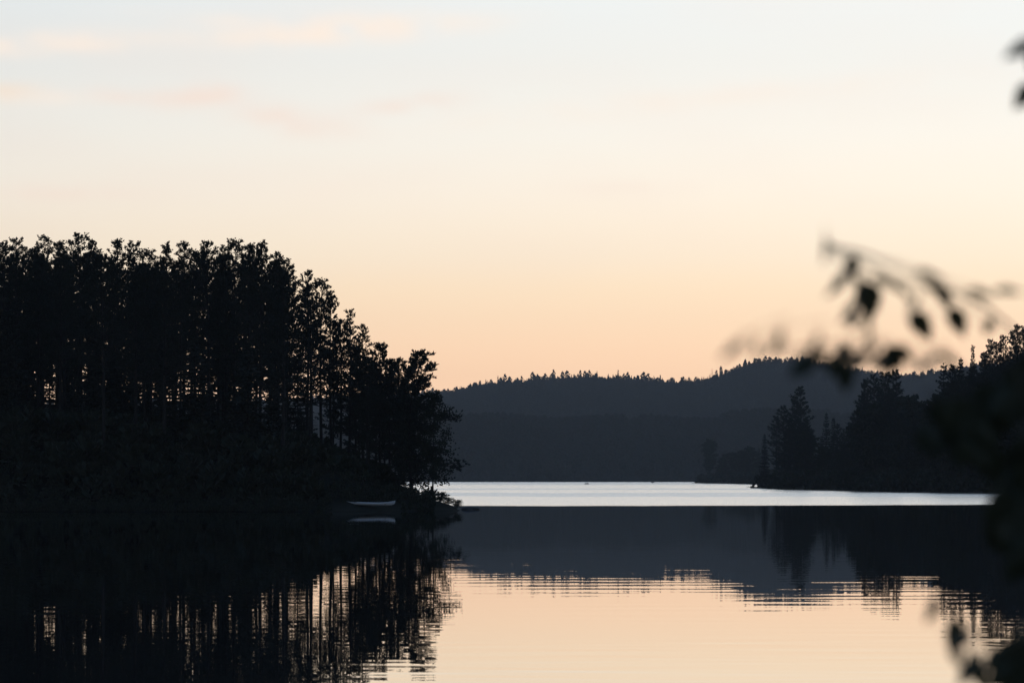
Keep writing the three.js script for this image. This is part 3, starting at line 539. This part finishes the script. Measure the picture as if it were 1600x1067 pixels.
// ---------------------------------------------------------------- birch close to the camera, out of focus on the right
{
  const rnd = mulberry(88), leafMat = new THREE.MeshPhysicalMaterial({ roughness: 0.6, side: THREE.DoubleSide, transmission: 0.12, thickness: 0 });
  leafMat.color.setRGB(0.03, 0.035, 0.012);
  const leafGeo = [0, 1, 2].map((v) => {           // birch leaf: toothed, folded along the midrib
    const mb = new MB(), out = [[0, 0], [0.22, 0.1], [0.31, 0.28], [0.28, 0.46], [0.22, 0.6], [0.12, 0.78], [0, 1]], fold = 0.1 + v * 0.07, droop = 0.05 + 0.1 * v;
    for (const s of [-1, 1]) for (let i = 1; i < out.length; i++) {
      const P = ([w, y]) => [s * w, y, -fold * w * 2 - droop * y * y], mid = (y) => [0, y, -droop * y * y], [a, b] = [out[i - 1], out[i]];
      mb.tri(mid(a[1]), P(a), P(b)); mb.tri(mid(a[1]), P(b), mid(b[1]));
      if (i > 1 && i < 6) { const m = [(a[0] + b[0]) / 2 + 0.05, (a[1] + b[1]) / 2 + 0.04]; mb.tri(P(a), P(m), P(b)); }
    }
    mb.tube([[0, -0.35, 0.03], [0, 0, 0]], [0.014, 0.014], 3);
    return mb.geometry();
  });
  const t = thing('birch_tree', 'young birch beside the camera, its blurred leaves reaching in from the right', 'tree', 1.02, 0.15, -9.1);
  const O = t.position, local = (px, py, d) => { const p = at(px, py, d).sub(O); return [p.x, p.y, p.z]; };
  const stem = new MB(), spine = [[0, -0.3, 0], [0.02, 0.5, 0], [-0.02, 1.2, 0.05], [0.02, 1.9, 0.02], [0.0, 2.6, -0.05], [0.04, 3.3, 0], [0.02, 4.0, 0.03]];
  stem.tube(spine, [0.04, 0.035, 0.03, 0.024, 0.018, 0.012, 0.004], 8);
  mesh('trunk', stem.geometry(), M.birchBark, t);
  const stemAt = (y) => { for (let i = 1; i < spine.length; i++) if (y <= spine[i][1]) { const f = (y - spine[i - 1][1]) / (spine[i][1] - spine[i - 1][1]); return spine[i - 1].map((v, k) => lerp(v, spine[i][k], f)); } return spine[spine.length - 1]; };
  function leaf(branch, mb, near, px, py, d, size, angle, tilt) {       // angle: where the tip points, clockwise from straight down
    const l = mesh('leaf', leafGeo[Math.floor(rnd() * 3)], leafMat, branch), p = local(px, py, d), s = 1.22 * size * d / F;
    l.rotation.set(0, 0, Math.PI - angle); l.rotateY(tilt); l.scale.setScalar(s);
    const off = new THREE.Vector3(0, 0.5 * s, 0).applyEuler(l.rotation); l.position.set(p[0] - off.x, p[1] - off.y, p[2] - off.z);
    const b = new THREE.Vector3(0, -0.35 * s, 0.03 * s).applyEuler(l.rotation).add(l.position);
    mb.tube([near, [(near[0] + b.x) / 2, (near[1] + b.y) / 2 + 0.006, (near[2] + b.z) / 2], [b.x, b.y, b.z]], [0.0005, 0.0005, 0.0004], 4);
  }
  function branch(path, leaves) {                  // path: points from the stem outwards
    const b = new THREE.Group(); b.name = 'branch'; t.add(b);
    const mb = new MB(), pts = path.map(([px, py, d]) => local(px, py, d)), y0 = pts[0][1] - 0.12, all = [stemAt(y0), ...pts];
    mb.tube(all, all.map((_, i) => lerp(0.003, 0.0005, i / (all.length - 1))), 6);
    for (const [px, py, d, size, angle = 0, tilt = 0.2] of leaves) {
      const p = local(px, py, d); let best = pts[0], bd = 1e9;
      for (let i = 1; i < pts.length; i++) for (let k = 0; k <= 6; k++) { const c = add(pts[i - 1], sub(pts[i], pts[i - 1]), k / 6), q = Math.hypot(...sub(c, p)); if (q < bd) { bd = q; best = c; } }
      leaf(b, mb, best, px, py, d, size, angle, tilt);
    }
    mesh('twig', mb.geometry(), M.bark, b);
  }
  branch([[1640, 560, 9.2], [1545, 480, 9.1], [1470, 445, 9], [1400, 440, 9], [1335, 400, 9], [1290, 380, 8.6]], [
    [1331, 418, 9.4, 30, 0.2], [1357, 472, 9.4, 54, -0.1], [1322, 486, 8, 42, 0.7, 1.1], [1302, 446, 7.9, 40, 0.9, 1.2], [1285, 392, 7.5, 40, 0.2, 1.3], [1395, 448, 7.9, 46, -1.0, 1.25], [1412, 462, 7.9, 36, -0.6, 1.3], [1440, 512, 9.4, 46, -0.55, 0.5], [1476, 468, 9.2, 40, -0.45, 0.9], [1497, 505, 9.4, 44, -0.4, 0.6], [1455, 434, 7.3, 44, -1.2, 1.2], [1532, 466, 7.9, 40, -1.1, 1.2], [1578, 460, 7.9, 40, -1.4, 1.2], [1544, 510, 9, 24, 0.5, 0.4], [1350, 520, 7.5, 40, 0.1, 1.35], [1310, 436, 8.4, 30, 0.9, 0.8], [1342, 446, 7.5, 34, -0.6, 1.1], [1334, 500, 8.2, 30, 0.9, 0.9], [1462, 455, 8, 32, -0.9, 1], [1380, 440, 8, 30, -1.2, 1], [1425, 480, 7.3, 40, 0.4, 1.3]]);
  branch([[1660, 660, 9.3], [1560, 600, 9.2], [1470, 575, 9.1], [1390, 556, 9], [1310, 548, 8.8], [1230, 556, 8.4], [1150, 540, 7.2]], [
    [1312, 556, 9.2, 38, 0.6, 0.6], [1398, 562, 9.4, 40, -0.5, 0.3], [1372, 566, 9.2, 30, 1.1, 0.6], [1350, 545, 7.9, 40, 1.2, 1.1], [1252, 573, 8.4, 44, 0.9, 0.4], [1282, 566, 8, 34, -0.8, 0.7], [1320, 592, 9, 40, 0, 0.3], [1140, 546, 6.6, 40, 0.9, 1.1], [1205, 534, 6.6, 44, 0.6, 1.1], [1176, 548, 7, 30, 0.2, 1.2], [1440, 566, 7.5, 46, 1, 1.2], [1480, 570, 7.5, 46, -0.8, 1.2], [1265, 540, 6.6, 44, 0.6, 1.2], [1336, 566, 8.6, 36, 0.8, 0.6], [1385, 572, 9, 34, 0.2, 0.5], [1412, 556, 8.8, 34, -1, 0.6], [1300, 572, 9, 34, 0.4, 0.5]]);
  branch([[1690, 90, 9.2], [1640, 66, 9], [1600, 70, 8.5]], [[1592, 74, 7.6, 50, 1.0, 0.9], [1600, 150, 8.6, 44, 0.6, 0.5], [1622, 100, 8.8, 44, 0.1, 0.3], [1640, 140, 9, 44, -0.3, 0.4]]);
  branch([[1680, 1000, 9.3], [1610, 985, 9.2], [1540, 985, 9.1], [1490, 960, 9], [1455, 935, 8]], [
    [1484, 994, 9.3, 50, 0.25, 0.75], [1452, 952, 7.9, 40, 0.5, 1.0], [1518, 1040, 8, 46, 0.3, 0.9], [1500, 1000, 7.5, 44, 0.8, 1.2], [1536, 1006, 7.5, 46, -0.4, 1.2], [1572, 1030, 9.3, 56, 0.5, 0.2], [1590, 1052, 9.2, 56, -0.4, 0.2], [1560, 1056, 9, 50, 0.9, 0.3], [1598, 1020, 9.2, 56, 0.1, 0.2], [1580, 1075, 9.1, 54, 0.3, 0.2], [1604, 1068, 9.2, 54, -0.2, 0.2], [1508, 1052, 8.6, 40, 0.6, 0.7], [1530, 1058, 9, 40, -0.3, 0.6], [1548, 1030, 8.8, 44, 0.8, 0.6], [1495, 1030, 7.6, 40, -0.5, 1], [1600, 990, 8.6, 44, 0.4, 0.8]]);
  // denser sprays hanging at the right edge
  for (let k = 0; k < 7; k++) {
    const y = 610 + k * 42, reach = [1560, 1470, 1440, 1530, 1560, 1555, 1575][k], ls = [];
    const n = k === 1 || k === 2 ? 16 : 20;
    for (let i = 0; i < n; i++) ls.push([reach + (1660 - reach) * rnd() ** 0.8, y + (rnd() - 0.5) * 54, 8.6 + rnd() * 1.2, 44 + rnd() * 16, (rnd() - 0.5) * 2, (rnd() - 0.5) * 1.2]);
    branch([[1690, y - 14, 9.2], [1640, y - 10, 9.2], [(reach + 1640) / 2, y - 4, 9.1], [reach, y + 8, 9]], ls);
  }
}
renderer.render(scene, camera);
